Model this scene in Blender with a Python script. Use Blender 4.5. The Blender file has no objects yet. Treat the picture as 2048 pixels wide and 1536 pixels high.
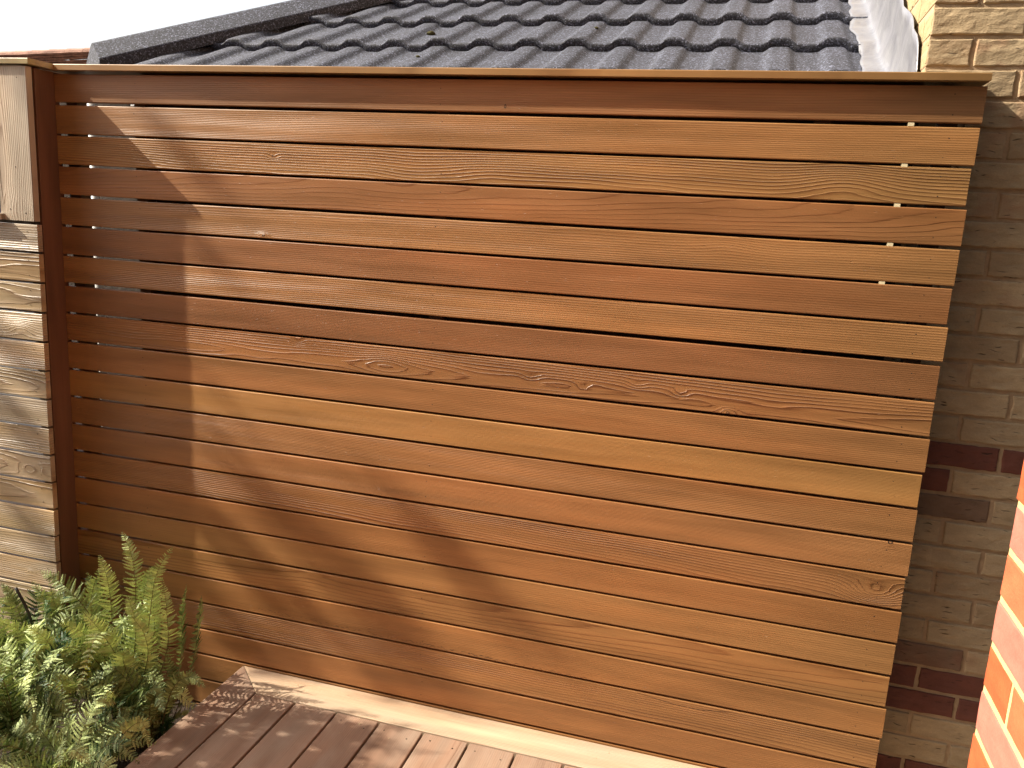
import bpy, bmesh, math, random
import numpy as np
from mathutils import Vector, Matrix
PI = math.pi
sc = bpy.context.scene
C = sc.collection

# ------------------------------------------------------------------ camera, sky, sun, exposure
def cam_axes(yaw, pitch, roll):
    cy, sy = math.cos(yaw), math.sin(yaw); cp, sp = math.cos(pitch), math.sin(pitch)
    fwd = Vector((sy*cp, cy*cp, -sp)); right = Vector((cy, -sy, 0)); up = right.cross(fwd)
    cr, sr = math.cos(roll), math.sin(roll)
    return right*cr + up*sr, up*cr - right*sr, fwd
cam_data = bpy.data.cameras.new('camera'); cam = bpy.data.objects.new('camera', cam_data); C.objects.link(cam)
_r, _u, _f = cam_axes(-0.26407, 0.20074, 0.05671)
M = Matrix(((_r.x, _u.x, -_f.x, 2.15519), (_r.y, _u.y, -_f.y, -2.24519), (_r.z, _u.z, -_f.z, -0.36142), (0, 0, 0, 1)))
cam.matrix_world = M
cam_data.sensor_fit = 'HORIZONTAL'; cam_data.sensor_width = 36.0
cam_data.lens = 36.0*1656.48/2048.0
cam_data.clip_start = 0.05; cam_data.clip_end = 2000
sc.camera = cam

SUN = Vector((4.38, 1.0, -3.70)).normalized()          # direction the light travels
el = math.asin(-SUN.z); az = math.atan2(-SUN.x, -SUN.y)
w = bpy.data.worlds.new('World'); sc.world = w; w.use_nodes = True
nt = w.node_tree; nt.nodes.clear()
out = nt.nodes.new('ShaderNodeOutputWorld'); bg = nt.nodes.new('ShaderNodeBackground')
sky = nt.nodes.new('ShaderNodeTexSky'); sky.sky_type = 'NISHITA'; sky.sun_disc = False
sky.sun_elevation = el; sky.sun_rotation = az; sky.dust_density = 7.0; sky.air_density = 1.0; sky.ozone_density = 1.0
bg.inputs['Strength'].default_value = 0.065
hs = nt.nodes.new('ShaderNodeHueSaturation'); hs.inputs['Saturation'].default_value = 0.45      # thin white summer haze over the blue
nt.links.new(sky.outputs[0], hs.inputs['Color'])
# added boost: sky multiplied brighter low over the roofs to the north
tcw = nt.nodes.new('ShaderNodeTexCoord'); vd = nt.nodes.new('ShaderNodeVectorMath'); vd.operation = 'DOT_PRODUCT'
nt.links.new(tcw.outputs['Generated'], vd.inputs[0]); vd.inputs[1].default_value = (-.35, .90, .26)
mr = nt.nodes.new('ShaderNodeMapRange'); nt.links.new(vd.outputs['Value'], mr.inputs[0])
for i_, v_ in enumerate((0.35, 0.95, 1.0, 2.1)): mr.inputs[i_+1].default_value = v_
vs_ = nt.nodes.new('ShaderNodeVectorMath'); vs_.operation = 'SCALE'
nt.links.new(hs.outputs[0], vs_.inputs[0]); nt.links.new(mr.outputs[0], vs_.inputs['Scale']); nt.links.new(vs_.outputs[0], bg.inputs[0]); nt.links.new(bg.outputs[0], out.inputs[0])
sd = bpy.data.lights.new('sun', 'SUN'); sd.energy = 4.2; sd.angle = math.radians(0.5); sd.color = (1.0, 0.90, 0.75)
so = bpy.data.objects.new('sun', sd); C.objects.link(so)
so.rotation_euler = (-SUN).to_track_quat('Z', 'Y').to_euler(); so.location = (-8, -2, 8)
sc.view_settings.view_transform = 'Standard'; sc.view_settings.look = 'None'
sc.view_settings.exposure = 1.4; sc.view_settings.gamma = 1.0

# ------------------------------------------------------------------ helpers
rng = np.random.default_rng(7)
random.seed(7)
def tag(o, label=None, cat=None, group=None, kind=None):
    if label: o['label'] = label
    if cat: o['category'] = cat
    if group: o['group'] = group
    if kind: o['kind'] = kind
    return o
def thing(name, label, cat, loc=(0, 0, 0), group=None, kind=None):
    o = bpy.data.objects.new(name, None); C.objects.link(o); o.location = loc
    o.empty_display_size = 0.1
    return tag(o, label, cat, group, kind)
class MB:
    """collects verts / faces (+ per-vertex float attributes and material index)"""
    def __init__(s): s.v = []; s.f = []; s.m = []; s.at = {}
    def add(s, vs, fs, mi=0, **at):
        b = len(s.v); s.v.extend([tuple(map(float, p)) for p in vs])
        s.f.extend([tuple(b+i for i in f) for f in fs]); s.m.extend([mi]*len(fs))
        for k in set(list(s.at.keys())+list(at.keys())):
            L = s.at.setdefault(k, [0.0]*b)
            if len(L) < b: L.extend([0.0]*(b-len(L)))
            x = at.get(k)
            if x is None: L.extend([0.0]*len(vs))
            elif np.isscalar(x): L.extend([float(x)]*len(vs))
            else: L.extend([float(q) for q in x])
    def box(s, x0, x1, y0, y1, z0, z1, mi=0, **at):
        vs = [(x, y, z) for z in (z0, z1) for y in (y0, y1) for x in (x0, x1)]
        s.add(vs, [(0, 2, 3, 1), (4, 5, 7, 6), (0, 1, 5, 4), (2, 6, 7, 3), (0, 4, 6, 2), (1, 3, 7, 5)], mi, **at)
    def tube(s, pts, rad, n=8, mi=0, **at):
        pts = [Vector(p) for p in pts]
        if np.isscalar(rad): rad = [rad]*len(pts)
        vs = []; fs = []; prev = None
        for i, p in enumerate(pts):
            d = (pts[min(i+1, len(pts)-1)] - pts[max(i-1, 0)]).normalized()
            a = Vector((0, 0, 1)) if abs(d.z) < .9 else Vector((1, 0, 0))
            e1 = d.cross(a).normalized() if prev is None else (prev - d*prev.dot(d)).normalized()
            prev = e1; e2 = d.cross(e1)
            for k in range(n):
                t = 2*PI*k/n; vs.append(p + (e1*math.cos(t)+e2*math.sin(t))*rad[i])
        for i in range(len(pts)-1):
            for k in range(n):
                a_, b_ = i*n+k, i*n+(k+1) % n; fs.append((a_, b_, b_+n, a_+n))
        fs.append(tuple(range(n-1, -1, -1))); fs.append(tuple((len(pts)-1)*n+k for k in range(n)))
        s.add(vs, fs, mi, **at)
    def build(s, name, mats, parent=None, smooth=False):
        me = bpy.data.meshes.new(name); me.from_pydata(s.v, [], s.f); me.update()
        for m in (mats if isinstance(mats, (list, tuple)) else [mats]): me.materials.append(m)
        me.polygons.foreach_set('material_index', s.m)
        if smooth: me.polygons.foreach_set('use_smooth', [True]*len(s.f))
        for k, L in s.at.items():
            L = L + [0.0]*(len(s.v)-len(L))
            a = me.attributes.new(k, 'FLOAT', 'POINT'); a.data.foreach_set('value', np.array(L, dtype=np.float32))
        o = bpy.data.objects.new(name, me); C.objects.link(o)
        if parent is not None:
            o.parent = parent; o.matrix_parent_inverse = Matrix.Translation(parent.location).inverted()
        return o

# ---- numpy value noise (for shapes)
def vnoise(x, y, seed=0):
    x = np.asarray(x, float); y = np.asarray(y, float)
    xi = np.floor(x).astype(int); yi = np.floor(y).astype(int); xf = x-xi; yf = y-yi
    def h(a, b):
        n = (a*374761393 + b*668265263 + seed*974634777) & 0x7fffffff
        n = ((n ^ (n >> 13))*1274126177) & 0x7fffffff
        return ((n ^ (n >> 16)) & 0xffff)/65535.0
    u = xf*xf*(3-2*xf); v = yf*yf*(3-2*yf)
    return ((h(xi, yi)*(1-u)+h(xi+1, yi)*u)*(1-v)+(h(xi, yi+1)*(1-u)+h(xi+1, yi+1)*u)*v)*2-1

# ------------------------------------------------------------------ materials
class NT:
    def __init__(s, name):
        s.m = bpy.data.materials.new(name); s.m.use_nodes = True; s.t = s.m.node_tree; s.t.nodes.clear()
        s.out = s.t.nodes.new('ShaderNodeOutputMaterial'); s.b = s.t.nodes.new('ShaderNodeBsdfPrincipled')
        s.t.links.new(s.b.outputs[0], s.out.inputs[0])
    def n(s, typ, ins=None, **kw):
        nd = s.t.nodes.new(typ)
        for k, v in kw.items(): setattr(nd, k, v)
        for k, v in (ins or {}).items(): s.set(nd.inputs[k], v)
        return nd
    def set(s, inp, v):
        if isinstance(v, bpy.types.NodeSocket): s.t.links.new(v, inp)
        elif isinstance(v, bpy.types.Node): s.t.links.new(v.outputs[0], inp)
        else: inp.default_value = v
    def math(s, op, a, b=0.0, c=None, clamp=False):
        nd = s.t.nodes.new('ShaderNodeMath'); nd.operation = op; nd.use_clamp = clamp
        s.set(nd.inputs[0], a); s.set(nd.inputs[1], b)
        if c is not None: s.set(nd.inputs[2], c)
        return nd.outputs[0]
    def attr(s, name):
        nd = s.t.nodes.new('ShaderNodeAttribute'); nd.attribute_name = name; return nd.outputs['Fac']
    def mix(s, f, a, b, mode='MIX'):
        nd = s.t.nodes.new('ShaderNodeMix'); nd.data_type = 'RGBA'; nd.blend_type = mode
        s.set(nd.inputs[0], f); s.set(nd.inputs[6], a); s.set(nd.inputs[7], b); return nd.outputs[2]
    def comb(s, x, y, z):
        nd = s.t.nodes.new('ShaderNodeCombineXYZ'); s.set(nd.inputs[0], x); s.set(nd.inputs[1], y); s.set(nd.inputs[2], z); return nd.outputs[0]
    def rgb(s, r, g, b):
        nd = s.t.nodes.new('ShaderNodeCombineColor'); s.set(nd.inputs[0], r); s.set(nd.inputs[1], g); s.set(nd.inputs[2], b); return nd.outputs[0]
    def noise(s, vec, scale, detail=2.0, rough=0.5):
        nd = s.t.nodes.new('ShaderNodeTexNoise'); s.set(nd.inputs['Vector'], vec); nd.inputs['Scale'].default_value = scale
        nd.inputs['Detail'].default_value = detail; nd.inputs['Roughness'].default_value = rough; return nd.outputs['Fac']
    def mapr(s, v, a, b, c, d, clamp=True):
        nd = s.t.nodes.new('ShaderNodeMapRange'); nd.clamp = clamp
        for i, x in enumerate((v, a, b, c, d)): s.set(nd.inputs[i], x)
        return nd.outputs[0]
    def bump(s, h, strength=1.0, dist=0.001, normal=None):
        nd = s.t.nodes.new('ShaderNodeBump'); s.set(nd.inputs['Strength'], strength); s.set(nd.inputs['Distance'], dist); s.set(nd.inputs['Height'], h)
        if normal is not None: s.set(nd.inputs['Normal'], normal)
        return nd.outputs[0]

def wood_material(name, rough=0.5, spec=0.4, weather=0.0, relief=1.0, sheen=0.0):
    """grain driven by attributes bu,bv (metres on the board), ring (growth-ring coordinate), seed, cr,cg,cb (board colour), late (contrast), rel (relief)"""
    k = NT(name)
    u, v, ring, seed = k.attr('bu'), k.attr('bv'), k.attr('ring'), k.attr('seed')
    late, rel = k.attr('late'), k.attr('rel')
    base = k.rgb(k.attr('cr'), k.attr('cg'), k.attr('cb'))
    sd13 = k.math('MULTIPLY', seed, 13.7)
    fine = k.noise(k.comb(k.math('MULTIPLY', u, 7.0), k.math('MULTIPLY', v, 900.0), sd13), 1.0, 3.0, 0.6)
    mid = k.noise(k.comb(k.math('MULTIPLY', u, 5.0), k.math('MULTIPLY', v, 90.0), sd13), 1.0, 3.0, 0.6)
    blot = k.noise(k.comb(k.math('MULTIPLY', u, 2.3), k.math('MULTIPLY', v, 22.0), sd13), 1.0, 3.0, 0.55)
    big = k.noise(k.comb(k.math('MULTIPLY', u, 1.1), k.math('MULTIPLY', v, 9.0), k.math('ADD', sd13, 5.0)), 1.0, 2.0, 0.5)
    vein = k.noise(k.comb(k.math('MULTIPLY', u, 3.0), k.math('MULTIPLY', v, 300.0), k.math('ADD', sd13, 9.0)), 1.0, 2.0, 0.6)
    r2 = k.math('ADD', ring, k.math('MULTIPLY', k.math('SUBTRACT', mid, 0.5), 0.55))
    fr = k.math('FRACT', r2)
    # earlywood -> latewood ramp then a sharp return
    up = k.mapr(fr, 0.35, 0.88, 0.0, 1.0); up = k.math('MULTIPLY', up, up)
    dn = k.mapr(fr, 0.90, 1.0, 1.0, 0.0)
    prof = k.math('MULTIPLY', up, dn)
    vary = k.mapr(k.noise(k.comb(k.math('MULTIPLY', u, 1.5), k.math('MULTIPLY', v, 30.0), k.math('ADD', sd13, 2.0)), 1.0, 2.0), 0.3, 0.7, 0.25, 1.15)
    prof = k.math('MULTIPLY', prof, vary)
    dark = k.mix(1.0, base, (0.50, 0.36, 0.28, 1), 'MULTIPLY')
    col = k.mix(k.math('MULTIPLY', prof, late, clamp=True), base, dark)
    shade = k.mapr(blot, 0.25, 0.75, 0.76, 1.22)
    shade = k.math('MULTIPLY', shade, k.mapr(fine, 0.2, 0.8, 0.86, 1.13))
    shade = k.math('MULTIPLY', shade, k.mapr(big, 0.3, 0.7, 0.88, 1.12))
    shade = k.math('MULTIPLY', shade, k.mapr(vein, 0.62, 0.80, 1.0, 0.78))
    col = k.mix(1.0, col, k.rgb(shade, shade, shade), 'MULTIPLY')
    # redder heartwood streaks
    col = k.mix(k.mapr(big, 0.48, 0.72, 0.0, 0.5), col, k.mix(1.0, col, (0.94, 0.80, 0.70, 1), 'MULTIPLY'))
    if weather > 0:
        wn = k.noise(k.comb(k.math('MULTIPLY', u, 3.0), k.math('MULTIPLY', v, 14.0), k.math('ADD', sd13, 3.0)), 1.0, 3.0)
        col = k.mix(k.mapr(wn, 0.42, 0.66, 0.0, weather), col, (.36, .30, .235, 1))
    k.set(k.b.inputs['Base Color'], col)
    k.set(k.b.inputs['Roughness'], k.mapr(blot, 0.2, 0.8, rough-0.06, rough+0.10))
    k.b.inputs['Specular IOR Level'].default_value = spec
    h = k.math('ADD', k.math('MULTIPLY', k.math('MULTIPLY', prof, rel), 1.0), k.math('MULTIPLY', fine, 0.16))
    h = k.math('ADD', h, k.math('MULTIPLY', blot, 0.25))
    # small dents and pecks in the surface
    pk = k.noise(k.comb(k.math('MULTIPLY', u, 55.0), k.math('MULTIPLY', v, 300.0), sd13), 1.0, 2.0)
    h = k.math('SUBTRACT', h, k.math('MULTIPLY', k.mapr(pk, 0.72, 0.80, 0.0, 1.0), 0.7))
    k.set(k.b.inputs['Normal'], k.bump(h, 1.0, 0.0009*relief))
    return k.m

def simple(name, col, rough=0.6, spec=0.4, nscale=30.0, namp=0.2, bump=0.0, bscale=60.0, metal=0.0):
    k = NT(name); tc = k.n('ShaderNodeTexCoord').outputs['Object']
    nz = k.noise(tc, nscale, 4.0, 0.6)
    s = k.mapr(nz, 0.25, 0.75, 1-namp, 1+namp)
    k.set(k.b.inputs['Base Color'], k.mix(1.0, (*col, 1), k.rgb(s, s, s), 'MULTIPLY'))
    k.b.inputs['Roughness'].default_value = rough; k.b.inputs['Specular IOR Level'].default_value = spec
    k.b.inputs['Metallic'].default_value = metal
    if bump: k.set(k.b.inputs['Normal'], k.bump(k.noise(tc, bscale, 4.0, 0.65), 1.0, bump))
    return k.m

M_cedar = wood_material('cedar', 0.43, 0.42, 0.0, 1.0)
M_old = wood_material('weathered cedar', 0.42, 0.5, 0.55, 1.6)
M_deck = wood_material('deck hardwood', 0.48, 0.45, 0.35, 0.5)
M_nail = simple('nail', (0.03, 0.018, 0.012), 0.6)
M_dark = simple('dark timber', (0.06, 0.035, 0.02), 0.8)
M_cream = simple('cream spacer', (0.75, 0.66, 0.42), 0.6, namp=0.05)

PITCH = 0.095; W = 2.647
# ------------------------------------------------------------------ boards
def board(mb, o, U, V, N, L, W, T, seed, tone, late=0.7, rel=1.0, v0=0.15, a0=0.05, slope=0.01, sp=0.005, wob=0.006,
          knots=(), mi=0, bev=0.0022, du=0.012, nv=9, bow=0.0, miter=None):
    """one plank: o = corner, U length dir, V width dir, N outward normal of the show face"""
    o, U, V, N = Vector(o), Vector(U), Vector(V), Vector(N)
    nu = max(2, int(L/du)+1); us = np.linspace(0, L, nu)
    vs_in = np.linspace(bev, W-bev, nv)
    prof = [(0.0, -T), (0.0, -bev), (bev*0.3, -bev*0.3)] + [(x, 0.0) for x in vs_in] + [(W-bev*0.3, -bev*0.3), (W, -bev), (W, -T)]
    P = len(prof); uu, pv = np.meshgrid(us, np.array([p[0] for p in prof]), indexing='ij')
    pn = np.tile(np.array([p[1] for p in prof]), (nu, 1))
    wv = vnoise(us*1.7, us*0+seed*3.1, 11)[:, None]*0.0006
    nn = pn + bow*(np.sin(us/L*PI)[:, None]) + vnoise(us*1.1, us*0+seed*1.3, 5)[:, None]*0.0006
    vv = pv + wv
    ue = uu.copy()
    if miter:   # (start_slope, end_slope): shift ends with v
        ue = uu + (1-uu/L)*miter[0]*pv + (uu/L)*miter[1]*pv
    xyz = np.array(o)[None, None, :] + ue[..., None]*np.array(U) + vv[..., None]*np.array(V) + nn[..., None]*np.array(N)
    # growth rings
    vr = pv - W/2
    wob1 = vnoise(uu*1.3, uu*0+seed*7.7, 3)*wob + vnoise(uu*4.1, vr*18+seed*5.0, 4)*wob*0.45 + vnoise(uu*11., vr*40+seed*2.0, 6)*wob*0.13
    R = np.sqrt((vr-v0)**2 + (a0 + slope*uu + wob1)**2 + 1e-7)
    R = R + vnoise(uu*0.9, uu*0+seed*9.1, 8)*wob*0.6
    for (ku, kv, kr, ks) in knots:
        d2 = ((uu-ku)/(kr*2.2))**2 + ((vr-kv)/kr)**2
        R = R + ks*np.exp(-d2)
    ring = R/sp + seed*3.3
    faces = []
    for i in range(nu-1):
        for j in range(P-1):
            a = i*P+j; faces.append((a, a+1, a+P+1, a+P))
        a = i*P; faces.append((a+P-1, a, a+P, a+2*P-1))
    faces.append(tuple(range(P-1, -1, -1))); faces.append(tuple((nu-1)*P+j for j in range(P)))
    if V.cross(U).dot(N) > 0: pass
    else: faces = [tuple(reversed(f)) for f in faces]
    one = np.ones(nu*P)
    mb.add(xyz.reshape(-1, 3), faces, mi, bu=ue.ravel()+seed*0.0, bv=pv.ravel(), ring=ring.ravel(), seed=float(seed),
           cr=tone[0], cg=tone[1], cb=tone[2], late=late, rel=rel)
    return lambda u: bow*math.sin(u/L*PI) + float(vnoise(u*1.1, seed*1.3, 5))*0.0006

def disc(mb, c, N, r, mi, n=8, h=0.0004):
    N = Vector(N); a = Vector((1, 0, 0)) if abs(N.x) < .9 else Vector((0, 1, 0))
    e1 = N.cross(a).normalized(); e2 = N.cross(e1); c = Vector(c)
    top = [c + N*h + (e1*math.cos(2*PI*k/n)+e2*math.sin(2*PI*k/n))*r*random.uniform(.85, 1.1) for k in range(n)]
    bot = [p - N*(h+0.002) for p in top]
    fs = [tuple(range(n))] + [(k+n, (k+1) % n+n, (k+1) % n, k) for k in range(n)]
    mb.add(top+bot, fs, mi)

# per board: tone, late, rel, v0, a0, slope, spacing, wobble
def T(r, g, b):
    return (r*.605, g*.648, b*.64)
honey = T(.52, .265, .092); gold = T(.56, .30, .105); tan = T(.47, .235, .088); red = T(.40, .175, .065); drk = T(.31, .128, .05); dk2 = T(.255, .105, .042)
BD = [
 (T(.36, .165, .07), .35, .5, .12, .06, .012, .005, .006),     # 0
 (T(.50, .235, .078), .55, .8, .10, .05, .010, .0042, .005),   # 1
 (T(.56, .29, .098), .80, 1.3, -.07, .035, .012, .0062, .012), # 2
 (T(.42, .175, .062), .45, .5, .05, .05, .03, .0065, .010),    # 3
 (T(.50, .235, .082), .65, 1.0, .09, .04, .012, .0052, .010),  # 4
 (T(.36, .142, .054), .30, .45, .16, .05, .01, .0055, .006),   # 5
 (T(.49, .225, .078), .70, 1.2, .09, .03, .003, .0056, .003),  # 6
 (T(.30, .115, .046), .30, .4, .13, .04, .008, .0045, .006),   # 7
 (T(.46, .205, .075), .75, 1.5, -.02, .012, .006, .0068, .014),# 8
 (T(.44, .19, .066), .25, .4, .2, .04, .01, .0050, .006),      # 9
 (T(.56, .27, .080), .30, .5, .2, .02, .006, .0036, .004),     # 10
 (T(.46, .20, .070), .55, .9, .11, .03, .010, .0044, .006),    # 11
 (T(.46, .195, .070), .30, .6, .2, .03, .006, .0038, .005),    # 12
 (T(.46, .20, .071), .70, 1.1, -.06, .03, .018, .0052, .010),  # 13
 (T(.45, .185, .060), .35, .4, .15, .03, .01, .0050, .006),    # 14
 (T(.50, .235, .080), .22, .3, .17, .03, .01, .0060, .007),    # 15
 (T(.48, .225, .076), .80, .8, .034, .010, .016, .0100, .008), # 16
 (T(.46, .20, .066), .30, .5, .15, .03, .01, .0055, .006),     # 17
 (T(.47, .215, .075), .75, 1.1, -.06, .03, .012, .0058, .008), # 18
 (T(.40, .165, .056), .30, .4, .15, .03, .01, .0055, .007),    # 19
 (T(.42, .185, .062), .40, .6, .12, .03, .01, .0055, .007),    # 20
 (T(.40, .175, .06), .40, .6, .12, .03, .01, .0055, .007),     # 21
 (T(.38, .16, .055), .40, .6, .12, .03, .01, .0055, .007),     # 22
]
KN = {0: [(1.485, -.0276, .006, .012), (1.52, -.036, .010, .01)], 2: [(.776, .008, .007, .010), (2.366, .0, .045, -.016), (1.25, -.03, .06, .012)], 4: [(.744, -.0345, .008, .014), (2.1, .02, .03, .008)],
      8: [(2.151, -.038, .010, .016), (.86, .03, .010, .012), (1.15, -.01, .03, -.012), (1.6, .0, .012, .010), (1.75, -.01, .010, .012), (1.9, .01, .012, .010), (2.02, 0, .01, .012)],
      12: [(2.596, .0404, .008, .014)], 13: [(2.575, -.005, .03, .03)], 6: [(1.0, .02, .06, .004)], 16: [(.9, .0, .05, .01)], 11: [(.6, -.01, .05, .006)]}
def soft(c, f=.65, m=(.292, .144, .052)): return tuple(m[i]+(c[i]-m[i])*f for i in range(3))
BD = [(soft(b[0]),)+b[1:] for b in BD]
fence = thing('slatted_fence', 'wide orange brown fence of horizontal cedar slats filling most of the photo', 'fence', (1.3, 0.03, -1.9))
mb = MB()
SURF = {}
gapw = {7: .0115, 1: .0095, 4: .0085}
for i, b in enumerate(BD):
    g1 = gapw.get(i, .0068)/2; g0 = gapw.get(i+1, .0068)/2
    zt = -i*PITCH - (g1 if i else .006); zb = -(i+1)*PITCH + g0
    Lr = W + (0.0025*math.sin(i*2.3)) + (0.004 if i == 0 else 0)
    y0 = random.uniform(-.0006, .0006)
    sf = board(mb, (0.0012, y0, zb), (1, 0, 0), (0, 0, 1), (0, -1, 0), Lr, zt-zb, .019, i+1, b[0], b[1], b[2], b[3], b[4], b[5], b[6], b[7],
          knots=KN.get(i, ()), bow=random.uniform(-.0008, .0008), nv=10)
    SURF[i] = (lambda f, y: (lambda u: y-f(u)))(sf, y0)
    for nx in (0.30, 1.302, 2.585):
        for dz in (.022, .068):
            if i < 20: disc(mb, (nx + random.uniform(-.006, .006), SURF[i](nx), zt-dz+random.uniform(-.004, .004)), (0, -1, 0), random.uniform(.0012, .0018), 1, h=.00012)
# knot hearts: little dark rings / plugs in the show face
for (x, z, r) in ((1.485, -.0745, .0042), (.744, -.4635, .0040), (2.151, -.847, .0035), (2.596, -1.144, .0050), (.776, -.229, .0025)):
    n = 14; ro, ri = r, r*.55; pts = []; fs = []
    sxz = (0.75, 1.35) if x > 1.4 and x < 1.5 or x < .78 and x > .77 else (1.2, .9)
    yk = SURF[int(-z/PITCH)](x) - .00015
    for k in range(n):
        t = 2*PI*k/n; c, s_ = math.cos(t), math.sin(t); j = random.uniform(.9, 1.1)
        pts += [(x+c*ro*sxz[0]*j, yk, z+s_*ro*sxz[1]*j), (x+c*ri*sxz[0], yk, z+s_*ri*sxz[1])]
    for k in range(n):
        a = 2*k; b_ = 2*((k+1) % n); fs.append((a, a+1, b_+1, b_))
    mb.add(pts, fs, 1)
def crack(pts, wd, jit=0.0):
    P_ = []
    for i in range(len(pts)-1):
        m = max(2, int(math.dist(pts[i], pts[i+1])/.006))
        for q in range(m): P_.append((pts[i][0]+(pts[i+1][0]-pts[i][0])*q/m, pts[i][1]+(pts[i+1][1]-pts[i][1])*q/m + random.uniform(-jit, jit)))
    vs = []
    for (x, z) in P_:
        k_ = min(21, max(0, int(-z/PITCH))); y = SURF[k_](x)-.00012; h_ = wd*random.uniform(.3, 1.0)
        vs += [(x, y, z-h_), (x, y, z+h_)]
    for i in range(len(P_)-1):
        if jit and random.random() < .45: continue
        mb.add([vs[2*i], vs[2*i+2], vs[2*i+3], vs[2*i+1]], [(0, 1, 2, 3)], 1)
crack([(1.9835, -1.7165), (2.0205, -1.721), (2.0867, -1.7293), (2.1655, -1.7306), (2.2514, -1.7188)], .0010)
crack([(.70, -1.688), (1.1, -1.696), (1.5, -1.700), (1.85, -1.705)], .0007, .0045)
crack([(1.30, -1.695), (1.62, -1.701)], .0009, .0030)
mb.build('slat_panel', [M_cedar, M_nail], fence)
mb = MB()
board(mb, (-.022, -.021, .0200), (1, 0, 0), (0, 1, 0), (0, 0, 1), W+.006+.022, .105, .0175, 41, T(.50, .27, .10), .5, .6, du=.03, nv=5)
mb.build('cap_rail', M_cedar, fence)
mb = MB()
for x in (0.045, 0.30, 1.30, 2.30, 2.585):
    mb.box(x-.02, x+.02, .0195, .0620, -2.15, -.004)
mb.box(-.02, .045, .064, .070, -2.15, -.004)  # dark strip added behind the left corner to close the bright slit
mb.box(.275, 2.5265, .064, .072, -2.15, .004)  # dark sheet added behind the slats so the gaps read as shade
mb.build('batten_and_dark_backing', M_dark, fence)
for i, x in enumerate((2.500, 2.4985, 2.4955, 2.492, 2.486)):
    zc = -(i+1)*PITCH
    mb = MB(); mb.box(x-.0068, x+.0068, .0008, .017, zc-.0042, zc+.0036)
    mb.build('spacer', M_cream, fence)
# return board between the two fence faces (faces right, in shade)
mb = MB()
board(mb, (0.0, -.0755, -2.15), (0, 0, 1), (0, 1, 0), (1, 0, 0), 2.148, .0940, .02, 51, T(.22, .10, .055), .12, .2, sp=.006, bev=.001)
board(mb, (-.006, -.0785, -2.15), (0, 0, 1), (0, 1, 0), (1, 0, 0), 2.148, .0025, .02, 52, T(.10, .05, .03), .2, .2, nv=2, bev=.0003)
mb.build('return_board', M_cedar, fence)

# ------------------------------------------------------------------ left fence (stands 0.1 m forward)
YL = -.1075
lf = thing('slatted_fence', 'pale weathered slatted fence at the left edge, stepped forward of the orange one', 'fence', (-.8, -.08, -1.9))
def W_(r, g, b): return (r*.68, g*.77, b*.90)
wt = [W_(.60, .40, .20), W_(.58, .37, .18), W_(.62, .42, .21), W_(.50, .36, .20), W_(.56, .36, .17), W_(.52, .36, .20), W_(.58, .36, .16), W_(.60, .40, .19)]
mb = MB(); mbw = MB()
for i in range(5, 23):
    zt = -i*PITCH+.0082-.0035; zb = -(i+1)*PITCH+.0082+.0035
    if i == 5: zt = -.4745
    pr = [(.07, .02, .02, .0065, .014), (.12, .04, .012, .006, .006), (-.01, .008, .02, .008, .014), (.16, .04, .01, .007, .006)][(i*3) % 4]
    if i in (13, 14, 7): pr = (-.005, .006, .03, .0075, .012)
    board(mb, (-1.8, YL+random.uniform(-.0006, .0006), zb), (1, 0, 0), (0, 0, 1), (0, -1, 0), 1.8+random.uniform(-.0015, .0015)+.009, zt-zb, .019, 60+i, wt[i % 8], .8, 1.3, *pr[:2], pr[2], pr[3], pr[4],
          knots=[(1.72, -.01, .02, .015)] if i in (8, 13) else ([(1.70, .0, .008, .014)] if i == 17 else ()))
    for dx in (.028, ):
        for dz in (.022, .068): disc(mb, (-dx-random.uniform(0, .012), YL-.0007, zt-dz), (0, -1, 0), .0015, 1)
# slats left of the opening, above board 5
for i in range(0, 5):
    zt = -i*PITCH+.0082-.0035 - (.006 if i == 0 else 0); zb = -(i+1)*PITCH+.0082+.0035
    board(mb, (-1.8, YL, zb), (1, 0, 0), (0, 0, 1), (0, -1, 0), 1.05, zt-zb, .019, 90+i, wt[i % 8], .8, 1.2)
mb.build('slat_panel', [M_old, M_nail], lf)
mb = MB()
board(mb, (-.129, YL, -.4640), (0, 0, 1), (1, 0, 0), (0, -1, 0), .4625, .1295, .022, 71, W_(.62, .46, .30), .75, 1.2, -.045, .012, .03, .0066, .012, knots=[(.03, -.02, .03, .02)], nv=12)
for (x, z) in ((-.105, -.028), (-.035, -.035), (-.03, -.44), (-.09, -.43), (-.06, -.30)): disc(mb, (x, YL-.0005, z), (0, -1, 0), .0018, 1, h=.0002)
mb.build('trim_board', [M_old, M_nail], lf)
mb = MB()
board(mb, (-1.8, -.1165, .0200), (1, 0, 0), (0, 1, 0), (0, 0, 1), 1.8185, .111, .0165, 73, T(.58, .42, .17), .5, .8, du=.03, nv=5)
mb.build('cap_rail', M_old, lf)
mb = MB(); mb.box(-.05, -.021, -.078, -.03, -2.15, .002); mb.box(-.9, -.86, -.078, -.03, -2.15, .002)
mb.build('post', M_dark, lf)
# dark glazed opening with a pale sill in the left fence
M_glass = simple('dark violet pane', (0.035, 0.028, 0.055), 0.25, 0.5, namp=.05)
M_sill = simple('pale painted sill', (0.62, 0.62, 0.58), 0.5, 0.4, namp=.06)
wn = thing('window', 'dark violet pane above a pale grey sill, cut off by the left edge of the photo', 'window', (-.4, -.1, -.46))
mb = MB(); mb.box(-.749, -.1305, -.103, -.097, -.450, -.004); mb.build('pane', M_glass, wn)
mb = MB(); mb.box(-.76, -.1155, -.1270, -.1080, -.4475, -.4445); mb.box(-.76, -.1275, -.1250, -.1080, -.4645, -.4480); mb.build('sill', M_sill, wn)

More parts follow.
